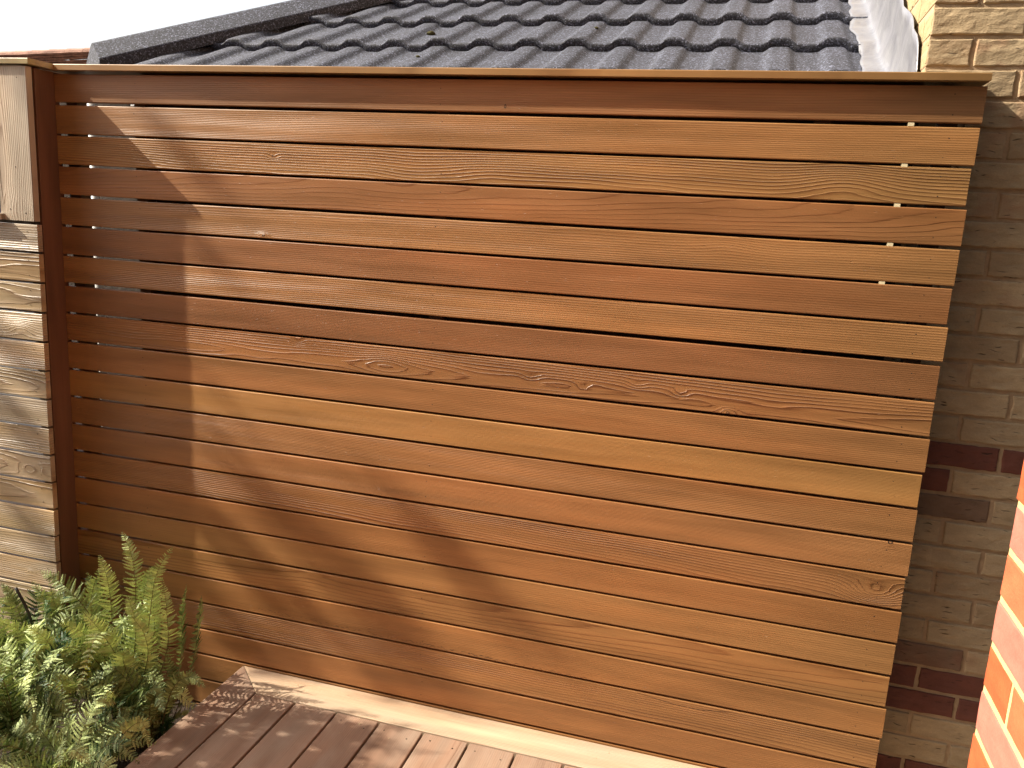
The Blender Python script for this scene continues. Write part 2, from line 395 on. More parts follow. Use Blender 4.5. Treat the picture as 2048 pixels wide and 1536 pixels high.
# ------------------------------------------------------------------ deck
ZD = -1.906
mb = MB()
tb = T(.62, .44, .29)
# border along the fence (mitred at its left end) and border along the planter
board(mb, (.666, -.0045, ZD), (1, 0, 0), (0, -1, 0), (0, 0, 1), 3.2, .1255, .022, 101, (.45, .335, .225), .6, .9, .15, .03, .01, .006, .006, miter=(1.0, 0.0), nv=8)
board(mb, (.662, -.0045, ZD), (0, -1, 0), (1, 0, 0), (0, 0, 1), 3.0, .1255, .022, 102, (.23, .145, .10), .5, .9, .15, .03, .01, .006, .006, miter=(1.0, 0.0), nv=8)
for i in range(14):
    x = .7945 + i*.1447
    t = .85 + .3*random.random()
    c = (.235*t, .152*t, .105*t)
    board(mb, (x, -.1365, ZD-random.uniform(0, .0008)), (0, -1, 0), (1, 0, 0), (0, 0, 1), 2.8, .1375, .022, 110+i, c, .4, .8, random.choice([.1, -.1, .03]), .03, .01, .006, .006, nv=9)
    for row in (.030, .33, .63, 1.0):
        for dx in (.028, .108):
            disc(mb, (x+dx+random.uniform(-.004, .004), -.1365-row-(.018 if dx > .05 else 0)*random.random(), ZD-.0006), (0, 0, 1), .0026, 1)
for (x, y) in ((.70, -.10), (.71, -.21), (.69, -.55), (.98, -.075), (.97, -.035), (1.3, -.04), (1.31, -.10), (1.75, -.04), (1.76, -.1), (.74, -.40)):
    disc(mb, (x, y, ZD-.0004), (0, 0, 1), .0022, 1)
for i in range(22):   # joists and the fascia towards the planter
    pass
mb.box(.668, 3.6, -3.0, -.006, ZD-.20, ZD-.03, 2, cr=.05, cg=.03, cb=.02)
mb.box(.6645, .6675, -3.0, -.006, ZD-.24, ZD-.026, 2)
deck = mb.build('deck', [M_deck, M_nail, M_dark]); tag(deck, None, None, None, 'structure')

# dry bits of leaf and grit lying on the boards
mb = MB(); RL = random.Random(5)
for i in range(90):
    x, y = RL.uniform(.68, 2.6), RL.uniform(-.62, -.01)
    if i < 40: x = RL.uniform(.68, 1.3)
    r = RL.uniform(.0012, .0042); a = RL.uniform(0, PI); c, s_ = math.cos(a), math.sin(a); e = RL.uniform(.25, .6); z = ZD+.0008
    mb.add([(x-c*r, y-s_*r, z), (x+s_*r*e, y-c*r*e, z+r*.3), (x+c*r, y+s_*r, z+r*.25), (x-s_*r*e, y+c*r*e, z)], [(0, 1, 2, 3)])
lit = mb.build('leaf_litter', simple('dry leaf bits', (.36, .27, .16), .9, namp=.5)); tag(lit, 'tiny dry leaf bits scattered over the deck boards', 'litter', None, 'stuff')

# soil and ground
def ground_mat():
    k = NT('garden ground'); tc = k.n('ShaderNodeTexCoord').outputs['Object']
    n1 = k.noise(tc, 9.0, 6.0, .7); n2 = k.noise(tc, 60.0, 4.0, .7)
    k.set(k.b.inputs['Base Color'], k.mix(k.mapr(n1, .35, .65, 0, 1), (.05, .035, .022, 1), (.11, .09, .055, 1)))
    k.b.inputs['Roughness'].default_value = .95
    k.set(k.b.inputs['Normal'], k.bump(n2, 1.0, .01)); return k.m
mb = MB(); n = 2; S_ = 600.0
mb.add([(-S_, -S_, -2.2), (S_, -S_, -2.2), (S_, S_, -2.2), (-S_, S_, -2.2)], [(0, 1, 2, 3)])
tag(mb.build('ground', ground_mat()), None, None, None, 'structure')
mb = MB(); nx, ny = 60, 50; xs = np.linspace(-2.0, .66, nx); ys = np.linspace(-1.6, -.003, ny)
X, Y = np.meshgrid(xs, ys, indexing='ij'); Z = -2.10 + vnoise(X*9, Y*9, 2)*.018 + vnoise(X*31, Y*31, 3)*.01
Z[0, :] = -2.22; Z[:, 0] = -2.22
mb.add(np.stack([X, Y, Z], -1).reshape(-1, 3), [(i*ny+j, (i+1)*ny+j, (i+1)*ny+j+1, i*ny+j+1) for i in range(nx-1) for j in range(ny-1)])
tag(mb.build('soil', simple('planter soil', (.035, .024, .016), .95, .2, 40, .4, .012, 90), smooth=True), None, None, None, 'structure')

# ------------------------------------------------------------------ brick walls
def brick_mat(name, rough=.85, bumpd=.004, crease=True, speck=.0):
    k = NT(name); u, v = k.attr('bu'), k.attr('bv'); sd = k.math('MULTIPLY', k.attr('seed'), 7.3)
    base = k.rgb(k.attr('cr'), k.attr('cg'), k.attr('cb'))
    vec = k.comb(u, v, sd)
    st = k.comb(k.math('MULTIPLY', u, .45), v, sd)
    n1 = k.noise(st, 38.0, 5.0, .65); n2 = k.noise(vec, 260.0, 4.0, .7); n3 = k.noise(vec, 14.0, 2.0, .5)
    s = k.math('MULTIPLY', k.mapr(n1, .3, .7, .84, 1.14), k.mapr(n2, .3, .7, .92, 1.08))
    col = k.mix(1.0, base, k.rgb(s, s, s), 'MULTIPLY')
    red_ = k.math('MULTIPLY', k.mapr(n3, .45, .65, 0, 1), k.attr('mott'))
    col = k.mix(red_, col, (.27, .085, .045, 1))
    h = k.math('ADD', k.math('MULTIPLY', n1, 1.0), k.math('MULTIPLY', n2, .22))
    if crease:
        wv_ = k.math('MULTIPLY', k.noise(k.comb(k.math('MULTIPLY', u, 22.0), k.math('MULTIPLY', v, 30.0), sd), 1.0, 2.0), .022)
        cv = k.comb(k.math('MULTIPLY', u, 26.0), k.math('MULTIPLY', k.math('ADD', v, wv_), 210.0), sd)
        ck = k.mapr(k.noise(cv, 1.0, 1.0, .4), .70, .76, 0.0, 1.0)
        col = k.mix(k.math('MULTIPLY', ck, .75), col, (.035, .022, .015, 1))
        h = k.math('SUBTRACT', h, k.math('MULTIPLY', ck, .5))
    k.set(k.b.inputs['Base Color'], col); k.b.inputs['Roughness'].default_value = rough; k.b.inputs['Specular IOR Level'].default_value = .25
    k.set(k.b.inputs['Normal'], k.bump(h, 1.0, bumpd)); return k.m
M_brick = brick_mat('buff creased brick'); M_red = brick_mat('smooth orange brick', .75, .0018, False)
M_mort = simple('sandy mortar', (.40, .29, .18), .95, .2, 60, .15, .0015, 300)
M_mort2 = simple('pale yellow mortar', (.62, .43, .19), .95, .2, 60, .10, .001, 300)

def brick(mb, o, U, V, N, L, H, seed, tone, mott=0.0, dep=.10, r=.0035, jag=.0012, dx=.008, out=0.0):
    o, U, V, N = map(Vector, (o, U, V, N))
    nu = max(3, int(L/dx)); nv = max(4, int(H/dx))
    us = np.concatenate([[0, 0, r*.3], np.linspace(r, L-r, nu), [L-r*.3, L, L]])
    vs = np.concatenate([[0, 0, r*.3], np.linspace(r, H-r, nv), [H-r*.3, H, H]])
    nu, nv = len(us), len(vs); uu, vv = np.meshgrid(us, vs, indexing='ij')
    du = np.minimum(uu, L-uu); dv = np.minimum(vv, H-vv); d = np.minimum(du, dv)
    nn = out - np.where(d >= r, 0, (1-np.sqrt(np.clip(1-(1-d/r)**2, 0, 1)))*r)
    nn[0, :] = nn[-1, :] = -dep; nn[:, 0] = nn[:, -1] = -dep
    s = seed*17.3
    inner = (d > 0)
    nn = nn + np.where(inner, vnoise(uu*28+s, vv*60, 1)*jag + vnoise(uu*80+s, vv*120, 2)*jag*.5, 0)
    uj = uu + np.where(d < r*1.01, vnoise(vv*70+s, uu*40, 3)*jag*1.2, 0); vj = vv + np.where(d < r*1.01, vnoise(uu*60+s, vv*40, 4)*jag*1.2, 0)
    P = np.array(o)+uj[..., None]*np.array(U)+vj[..., None]*np.array(V)+nn[..., None]*np.array(N)
    fs = [(i*nv+j, (i+1)*nv+j, (i+1)*nv+j+1, i*nv+j+1) for i in range(nu-1) for j in range(nv-1)]
    if U.cross(V).dot(N) < 0: fs = [tuple(reversed(f)) for f in fs]
    mb.add(P.reshape(-1, 3), fs, 0, bu=uu.ravel(), bv=vv.ravel(), seed=float(seed), cr=tone[0], cg=tone[1], cb=tone[2], mott=mott)

CP = .0713; BL = .2139; YW = .09; XW = 2.527
buff = [(.40, .305, .185), (.37, .28, .17), (.43, .325, .195), (.35, .26, .155)]
house = thing('brick_house', 'tall wall of creased buff and dark red bricks behind the right end of the fence', 'house', (2.9, .5, -2.2))
mb = MB()
for row in range(-12, 30):
    zt = .1916 - CP*row; odd = row % 2
    xj = [XW] + [2.735+BL*k for k in range(7)] if not odd else [XW] + [2.6285+BL*k for k in range(8)]
    for i in range(len(xj)-1):
        x0 = xj[i] + (.005 if i else 0); x1 = xj[i+1]-.005
        if x0 > 3.4: continue
        tone = random.choice(buff); mott = random.choice([0, 0, 0, .25])
        key = (row, i)
        if row in (24, 25) or key in ((15, 1), (15, 0), (16, 0), (15, 2), (28, 0), (28, 1)): tone = (.15, .058, .042); mott = .2
        if key in ((17, 0), (17, 1), (23, 0), (23, 1)): tone = (.20, .13, .085)
        if key in ((1, 1), (5, 0)): mott = .5
        brick(mb, (x0, YW, zt-CP+.005), (1, 0, 0), (0, 0, 1), (0, -1, 0), x1-x0, CP-.010, row*7.1+i*3.3+50, tone, mott, dx=.007, out=random.uniform(-.0008, .0012))
    # left return of the wall, seen above the roof
    if row < 12:
        yj = [YW+.1025*(1 if not odd else 2)+BL*k for k in range(-1, 9)]
        ys_ = [YW+.004] + [y for y in yj if y > YW+.03]
        for i in range(len(ys_)-1):
            brick(mb, (XW-.0005, ys_[i+1]-.005, zt-CP+.005), (0, -1, 0), (0, 0, 1), (-1, 0, 0), ys_[i+1]-ys_[i]-(.010 if i else .004), CP-.010, row*5.1+i*2.3+700, (.36, .27, .145), 0, dx=.02, dep=.05, jag=.0003, r=.0015)
mb.build('brickwork', M_brick, house)
mb = MB(); mb.box(XW+.0012, 5.5, YW+.0042, 5.0, -2.2, 3.2); mb.build('mortar', M_mort, house)
# red wall close to the camera
XR = 2.555; YR = -.985
rw = thing('brick_wall', 'sunlit bright orange brick wall with yellow mortar at the lower right edge', 'wall', (2.65, -2.0, -2.2))
mb = MB()
for row in range(-28, 17):
    zt = -.787 - CP*row; odd = (row % 2)
    hd = odd == 0       # header at the end of these courses
    y = YR; i = 0
    L0 = .104 if hd else .2085
    while y > -2.1:
        L = L0 if i == 0 else .2039
        if hd: tone = (.50, .088, .030) if (i+row) % 3 else (.50, .115, .05)
        else: tone = (.44, .14, .10) if (row % 4) else (.38, .145, .11)
        if i > 0 and random.random() < .4: tone = (.50, .11, .045)
        brick(mb, (XR+random.uniform(-.0006, .0008), y+random.uniform(-.003, .002)*(i == 0), zt-CP+.005), (0, -1, 0), (0, 0, 1), (-1, 0, 0), L, CP-.010, row*3.7+i*1.9+300, tone, 0, r=.002, jag=.0006, dx=.016)
        y -= L+.010; i += 1
mb.build('brickwork', M_red, rw)
mb = MB(); mb.box(XR+.0018, XR+.10, -2.4, YR-.0015, -2.2, 1.6); mb.build('mortar', M_mort2, rw)

# unseen house wall added behind the camera to cut sky light on the fence
sky_block = thing('brick_house', 'unseen buff brick house wall added opposite the fence, behind the viewer, to block sky light', 'house', (3, -4.2, -2.2))
mb = MB(); mb.box(-2.2, 7.0, -4.6, -3.7, -2.2, 3.6)
mb.build('wall', simple('added wall brick', (.24, .18, .12), .9, .2, 12, .3, .003, 60), sky_block)
mb = MB()
M_gl = simple('dark glass', (.03, .035, .04), .15, .5); M_fr = simple('white frame', (.6, .6, .58), .5, namp=.05)
for x in (-1.0, 1.2, 3.6):  # windows for the added wall
    mb = MB(); mb.box(x, x+1.2, -3.72, -3.66, -1.1, .1); wo = mb.build('window', M_gl, sky_block)
    mb = MB()
    for a in (0, .57, 1.14): mb.box(x+a, x+a+.06, -3.70, -3.64, -1.1, .1)
    mb.box(x-.05, x+1.25, -3.70, -3.60, -1.16, -1.10); mb.box(x, x+1.2, -3.70, -3.64, .04, .12)
    fo_ = mb.build('frame', M_fr, sky_block); fo_.parent = wo; fo_.matrix_parent_inverse = Matrix.Identity(4)

# ------------------------------------------------------------------ neighbour's low extension with dark profiled tile roof
def granule():
    k = NT('stone chip tile'); tc = k.n('ShaderNodeTexCoord').outputs['Object']
    vo = k.n('ShaderNodeTexVoronoi', {'Vector': tc, 'Scale': 240.0})
    cc = k.n('ShaderNodeSeparateColor', {0: vo.outputs['Color']}).outputs[0]
    n1 = k.noise(tc, 6.0, 3.0)
    ramp = k.n('ShaderNodeValToRGB', {0: cc}); e = ramp.color_ramp.elements
    e[0].position = 0.0; e[0].color = (0.01035, 0.01120, 0.01687, 1); e[1].position = 1.0; e[1].color = (0.20672, 0.22440, 0.31294, 1)
    for p, c in ((.45, (0.02451, 0.02650, 0.03929, 1)), (.75, (0.04911, 0.05370, 0.07705, 1)), (.90, (0.09690, 0.10540, 0.14844, 1))):
        x = e.new(p); x.color = c
    s = k.mapr(n1, .3, .7, .85, 1.12)
    k.set(k.b.inputs['Base Color'], k.mix(1.0, ramp.outputs[0], k.rgb(s, s, s), 'MULTIPLY'))
    k.b.inputs['Roughness'].default_value = .75
    k.set(k.b.inputs['Normal'], k.bump(k.math('ADD', cc, k.noise(tc, 400., 2.)), 1.0, .0016)); return k.m
M_gran = granule()
ext = thing('house_extension', 'low extension with a dark grey stone chipped tile roof rising behind the fence', 'building', (1.0, 1.5, -2.2))
TH = .47; CY = .35; WV = .18
ct, st = 1/math.hypot(1, TH), TH/math.hypot(1, TH)
def wave(x):
    t = ((x-1.468)/WV) % 1.0; t = min(t, 1-t)*2      # 0 at crest, 1 at trough
    c = 1/(1+math.exp((t-.46)*16))
    return .0215*c
A_h = Vector((-.269, .633)); D_h = Vector((.5684, .8228))   # hip line in plan
def hip_x(y): return A_h.x + (y-A_h.y)*D_h.x/D_h.y
mb = MB(); dxs = .0075
seams = [(.95, .0)]
for row in range(-1, 9):
    yb = .93 + CY*row; zb = .28 + TH*CY*row       # nose of this course
    xl = hip_x(yb) - .25; xs = np.arange(xl, 2.50, dxs)
    ny = 7; top = []
    for j in range(ny):
        f = j/(ny-1.); y = yb + (CY+.03)*f; zc = zb + TH*(CY+.03)*f - .032*f*(1)
        xh = hip_x(y)-.02
        for x in xs:
            seam = .004 if x > (.878-.0*row) + (0) else 0
            top.append((max(x, xh), y - .0*wave(x), zc + wave(x)*(1-.12*f) + seam*ct - .012))
    nxs = len(xs); fs = [(j*nxs+i, j*nxs+i+1, (j+1)*nxs+i+1, (j+1)*nxs+i) for j in range(ny-1) for i in range(nxs-1)]
    mb.add(top, fs)
    # rounded nose dropping to the course below
    nose = []
    xh = hip_x(yb)-.02
    for (dy, dz) in ((0, 0), (-.005, -.003), (-.006, -.008), (.008, -.035), (.011, -.037), (.04, -.038)):
        for x in xs:
            seam = .004 if x > .878 else 0
            nose.append((max(x, xh), yb+dy, zb + wave(x) + dz + seam - .012))
    fs = [(j*nxs+i, (j+1)*nxs+i, (j+1)*nxs+i+1, j*nxs+i+1) for j in range(5) for i in range(nxs-1)]
    mb.add(nose, fs)
mb.build('tile_roof', M_gran, ext, smooth=True)
# hip capping
mb = MB()
dirh = Vector((D_h.x, D_h.y, D_h.y*TH)).normalized(); nh = Vector((-D_h.y, D_h.x, 0)).normalized()
st0 = Vector((A_h.x, A_h.y, .141)) - dirh*.095
prof = [(0, -.012), (0, .026), (.003, .031), (.085, .092), (.100, .097), (.115, .092), (.197, .031), (.200, .026), (.200, -.012)]
nseg = 40; Lh = 4.2; vs = []
for i in range(nseg+1):
    s_ = Lh*i/nseg; lap = .004*(1-((s_/1.25) % 1.0))
    for (a, b) in prof: vs.append(st0 + dirh*s_ + nh*(a-.02+.02) + Vector((0, 0, b + (lap if 0 < b else 0))))
P = len(prof); fs = [(i*P+j, (i+1)*P+j, (i+1)*P+j+1, i*P+j+1) for i in range(nseg) for j in range(P-1)]
fs.append(tuple(range(P)))
mb.add(vs, fs); mb.build('hip_capping', M_gran, ext)
# far slope, walls, fascia
mb = MB()
p0 = st0 + nh*.2; p1 = p0 + dirh*4.2
q = Vector((-2.6, 0, -1.1)); mb.add([p0, p1, p1+Vector((-3.2, .5, -1.7)), p0+Vector((-.02, 2.2, -.05))], [(0, 1, 2, 3)])
mb.build('far_slope', M_gran, ext)
mb = MB(); mb.box(-.20, 2.515, .58, .60, -.02, .10); mb.build('fascia', M_dark, ext)
M_ebr = simple('extension brick', (.07, .055, .045), .9, .2, 25, .35, .003, 60)
mb = MB(); mb.box(-.72, 2.50, .75, 3.5, -2.2, .05); mb.build('wall', M_ebr, ext)
mb = MB(); mb.box(-.2, 2.515, .58, .76, -.03, -.022); mb.build('soffit', simple('white soffit', (.7, .7, .68), .5, namp=.05), ext)
M_pipe = simple('pale pipe', (.42, .41, .39), .4, namp=.05)
mb = MB(); mb.tube([(-.355, .55, -2.2), (-.355, .55, -.02)], .017, 12); mb.build('downpipe', M_pipe, ext, smooth=True)
# flashing sheet: follows the tiles then turns up the house wall, with crumpled edge
k = NT('silvery flashing film'); tc = k.n('ShaderNodeTexCoord').outputs['Object']
nz = k.noise(tc, 14.0, 4.0, .6); k.set(k.b.inputs['Base Color'], k.mix(k.mapr(nz, .3, .7, 0, 1), (.30, .30, .315, 1), (.20, .20, .225, 1)))
k.b.inputs['Metallic'].default_value = .35; k.b.inputs['Roughness'].default_value = .33
k.set(k.b.inputs['Normal'], k.bump(k.noise(tc, 22.0, 4.0, .6), 1.0, .006)); M_flash = k.m
mb = MB(); ny = 110; ys = np.linspace(.150, 3.2, ny); prof_n = 16; vs = []
def roof_z(x, y):
    r = math.floor((y-.93)/CY); f = (y-(.93+CY*r))/CY
    return .28+TH*CY*r + TH*CY*f - .029*f + wave(x) - .012
for y in ys:
    upz = np.interp(y, [.150, .17, .30, .50, .60, .95, 1.6, 3.2], [.16, .215, .225, .225, .23, .225, .20, .2])
    ex = 2.438 + .008*math.sin(y*9) + .004*math.sin(y*31) + np.interp(y, [.3, .55, .8], [.02, .0, .0])
    for j in range(prof_n):
        t = j/(prof_n-1.)
        if t < .55:
            x = ex + (2.505-ex)*t/.55; z = roof_z(x, y) + .007
            zs = .5*(roof_z(x, y-.04)+roof_z(x, y+.04))+.009
            z = max(z, zs) if t > .05 else z
        else:
            s_ = (t-.55)/.45; x = 2.505 + .012*min(1, s_*2.5); z = .5*(roof_z(2.5, y-.05)+roof_z(2.5, y+.05)) + .012 + upz*s_
            x += .003*math.sin(y*23+s_*5)
        vs.append((x, y, z))
fs = [(i*prof_n+j, (i+1)*prof_n+j, (i+1)*prof_n+j+1, i*prof_n+j+1) for i in range(ny-1) for j in range(prof_n-1)]
mb.add(vs, fs); fo = mb.build('flashing', M_flash, ext, smooth=True)
sm = fo.modifiers.new('thick', 'SOLIDIFY'); sm.thickness = .002
fo['label'] = 'silvery white flashing sheet dressed over the tiles against the brick wall'
# moss lumps on the tiles
M_moss = simple('dry moss', (.07, .065, .03), .95, .1, 200, .4)
for (x, y, r, lab) in ((.82, 1.12, .017, 'small brown moss lump on the dark roof tiles, the largest and leftmost of three'), (1.50, 1.13, .008, 'tiny dark moss speck on the roof tiles, upper right of the three'), (.93, .72, .008, 'tiny dark moss speck low on the roof tiles just above the fence cap')):
    bm = bmesh.new(); bmesh.ops.create_icosphere(bm, subdivisions=3, radius=r)
    for v_ in bm.verts:
        v_.co *= 1 + .22*float(vnoise(v_.co.x*200, v_.co.y*200+v_.co.z*170, 9)); v_.co.z *= .6
    me = bpy.data.meshes.new('moss_clump'); bm.to_mesh(me); bm.free(); me.materials.append(M_moss)
    o = bpy.data.objects.new('moss_clump', me); C.objects.link(o); o.location = (x, y, roof_z(x, y)+.004)
    tag(o, lab, 'moss', 'moss lumps on the roof tiles')

# ------------------------------------------------------------------ far brown tiled roof at the left
far = thing('tiled_house', 'distant house with an old brown plain tiled roof, upper left under the sky', 'house', (-10, 10, -2.2))
M_brown = simple('old brown tiles', (.17, .095, .065), .9, .2, 9, .5, .01, 30)
M_ridge = simple('weathered ridge tile', (.34, .20, .15), .9, .2, 6, .4, .01, 30)
P0 = Vector((-14.0, 9.0, 1.52)); P1 = Vector((-4.0, 9.0, 1.885)); dr = (P1-P0); Lr = dr.length; dr.normalize()
dn = Vector((0, -1, -.42)).normalized(); upn = dr.cross(dn).normalized()
if upn.z < 0: upn = -upn
mb = MB(); nt_ = 66
for row in range(26):
    a = row*.19; b = a+.21
    for t in range(nt_):
        s0 = Lr*t/nt_ + (row % 2)*.08; s1 = s0+Lr/nt_-.006; lift = random.uniform(0, .006)
        c = [P0+dr*s0+dn*a, P0+dr*s1+dn*a, P0+dr*s1+dn*b+upn*(.045+lift), P0+dr*s0+dn*b+upn*(.045+lift)]
        mb.add(c+[p-upn*.028 for p in c], [(0, 1, 2, 3), (3, 2, 6, 7), (0, 3, 7, 4), (1, 5, 6, 2)])
mb.build('roof', M_brown, far)
mb = MB()
for t in range(30):
    a = P0+dr*(Lr*t/30.); mb.tube([a+Vector((0, 0, -.02)), a+dr*(Lr/30.-.012)+Vector((0, 0, -.02))], [.085, .078], 10)
mb.build('ridge', M_ridge, far)
mb = MB(); e0 = P0+dn*3.5; e1 = P1+dn*3.5
mb.add([e0+Vector((0, .3, 0)), e1+Vector((0, .3, 0)), (e1.x, e1.y+.3, -2.2), (e0.x, e0.y+.3, -2.2)], [(0, 1, 2, 3)]); 
mb.add([P0+Vector((0, .1, -.1)), P1+Vector((0, .1, -.1)), (P1.x, P1.y+3.5, 0.3), (P0.x, P0.y+3.5, 0.3)], [(0, 1, 2, 3)])
mb.build('wall', M_ebr, far)

# ------------------------------------------------------------------ ferns
def leaf_mat(name, c1, c2, trans=.35):
    k = NT(name); tc = k.n('ShaderNodeTexCoord').outputs['Object']
    f = k.attr('tint'); col = k.mix(f, (*c1, 1), (*c2, 1))
    s = k.mapr(k.noise(tc, 60., 3.), .3, .7, .8, 1.2); col = k.mix(1.0, col, k.rgb(s, s, s), 'MULTIPLY')
    k.set(k.b.inputs['Base Color'], col); k.b.inputs['Roughness'].default_value = .5; k.b.inputs['Specular IOR Level'].default_value = .25
    tr = k.n('ShaderNodeBsdfTranslucent'); k.set(tr.inputs[0], k.mix(1.0, col, (1.2, 1.25, .7, 1), 'MULTIPLY'))
    mx = k.n('ShaderNodeMixShader', {0: trans}); k.t.links.new(k.b.outputs[0], mx.inputs[1]); k.t.links.new(tr.outputs[0], mx.inputs[2])
    k.t.links.new(mx.outputs[0], k.out.inputs[0]); return k.m
M_fern = leaf_mat('fern leaf', (.018, .055, .012), (.47, .56, .23), .12)
M_stem = simple('fern stem', (.10, .075, .03), .6)
def catmull(P, n):
    P = [Vector(p) for p in P]; P = [P[0]*2-P[1]]+P+[P[-1]*2-P[-2]]; out_ = []
    m = len(P)-3
    for i in range(n+1):
        t = i/n*m; k_ = min(int(t), m-1); f = t-k_; a, b, c, d = P[k_:k_+4]
        out_.append(.5*((2*b)+(c-a)*f+(2*a-5*b+4*c-d)*f*f+(3*b-a-3*c+d)*f**3))
    return out_
def frond(path, width, facing, npin=24, tint=.5, curl=.25, bare=.22, droop=.3, R=random):
    """path from base to tip; pinnae with toothed pinnules on both sides"""
    mbf = MB(); pts = catmull(path, npin*2)
    L = sum((pts[i+1]-pts[i]).length for i in range(len(pts)-1))
    mbf.tube(pts, [max(.0005, .0019*(1-i/len(pts))) for i in range(len(pts))], 5, 1)
    fc = Vector(facing).normalized(); vs = []; fs = []; ti = []
    for i in range(int(bare*len(pts)), len(pts)-1):
        t = i/(len(pts)-1); tt = (t-bare)/(1-bare)
        T_ = (pts[min(i+1, len(pts)-1)]-pts[i-1]).normalized()
        side = T_.cross(fc)
        if side.length < .05: continue
        side.normalize(); nf = side.cross(T_).normalized()
        env = (math.sin(min(1, tt*1.9+.22)*PI/2))*(1-tt)**.72
        ln = width*env*(.85+.3*R.random())
        if ln < .002: continue
        for sgn in (-1, 1):
            if R.random() < .03: continue
            up_a = .22 + .35*R.random(); d = (side*sgn*math.cos(up_a)+T_*math.sin(up_a)).normalized()
            cup = nf*(.25+.4*R.random()*curl*3)
            d = (d+cup*.35).normalized(); dd = nf*(-droop*R.random()*1.3) + T_*curl*R.uniform(-.3, 1.0)
            pn = max(4, int(ln/.0046)); wbase = min(.0040, ln*.17)
            acr = d.cross(nf).normalized(); tilt = R.uniform(-.5, .5); acr = (acr+nf*tilt).normalized()
            tn = min(1, max(0, tint+R.uniform(-.25, .25)))
            prev = pts[i]
            for q in range(pn):
                s0 = q/pn; s1 = (q+1)/pn
                c0 = pts[i]+d*ln*s0+dd*ln*s0*s0*.6; c1 = pts[i]+d*ln*s1+dd*ln*s1*s1*.6
                wd = wbase*(1-s0**1.6)*(.85+.3*R.random())+.0006
                fwd = (c1-c0)
                for sg in (-1, 1):
                    tipp = c0+fwd*.95+acr*sg*wd+nf*wd*R.uniform(-.35, .25)
                    b = len(vs)
                    vs += [c0, c0+fwd*.15+acr*sg*wd*.75, tipp, c1]
                    fs.append((b, b+1, b+2, b+3) if sg*sgn > 0 else (b+3, b+2, b+1, b))
                    ti += [tn]*4
    mbf.add(vs, fs, 0, tint=ti)
    return mbf
R0 = random.Random(3)
BASES = [((.36, -.22, -2.08), 'fern growing in the corner of the planter, with the tallest upright pale fronds'),
         ((.52, -.30, -2.08), 'fern beside the deck edge with two thin dark upright fronds'),
         ((.10, -.30, -2.08), 'fern at the left edge of the photo in front of the pale fence'),
         ((.22, -.48, -2.08), 'bushy fern in front of the others at the lower left'),
         ((.50, -.62, -2.08), 'shaded fern at the bottom of the photo spilling to the deck')]
FT = [thing('fern', lab, 'fern', b, 'ferns in the planter') for b, lab in BASES]
def add_frond(fi, path, width, facing, **kw):
    frond(path, width, facing, R=R0, **kw).build('frond', [M_fern, M_stem], FT[fi])
camv = Vector((.62, -.77, .15))
sunv = -SUN
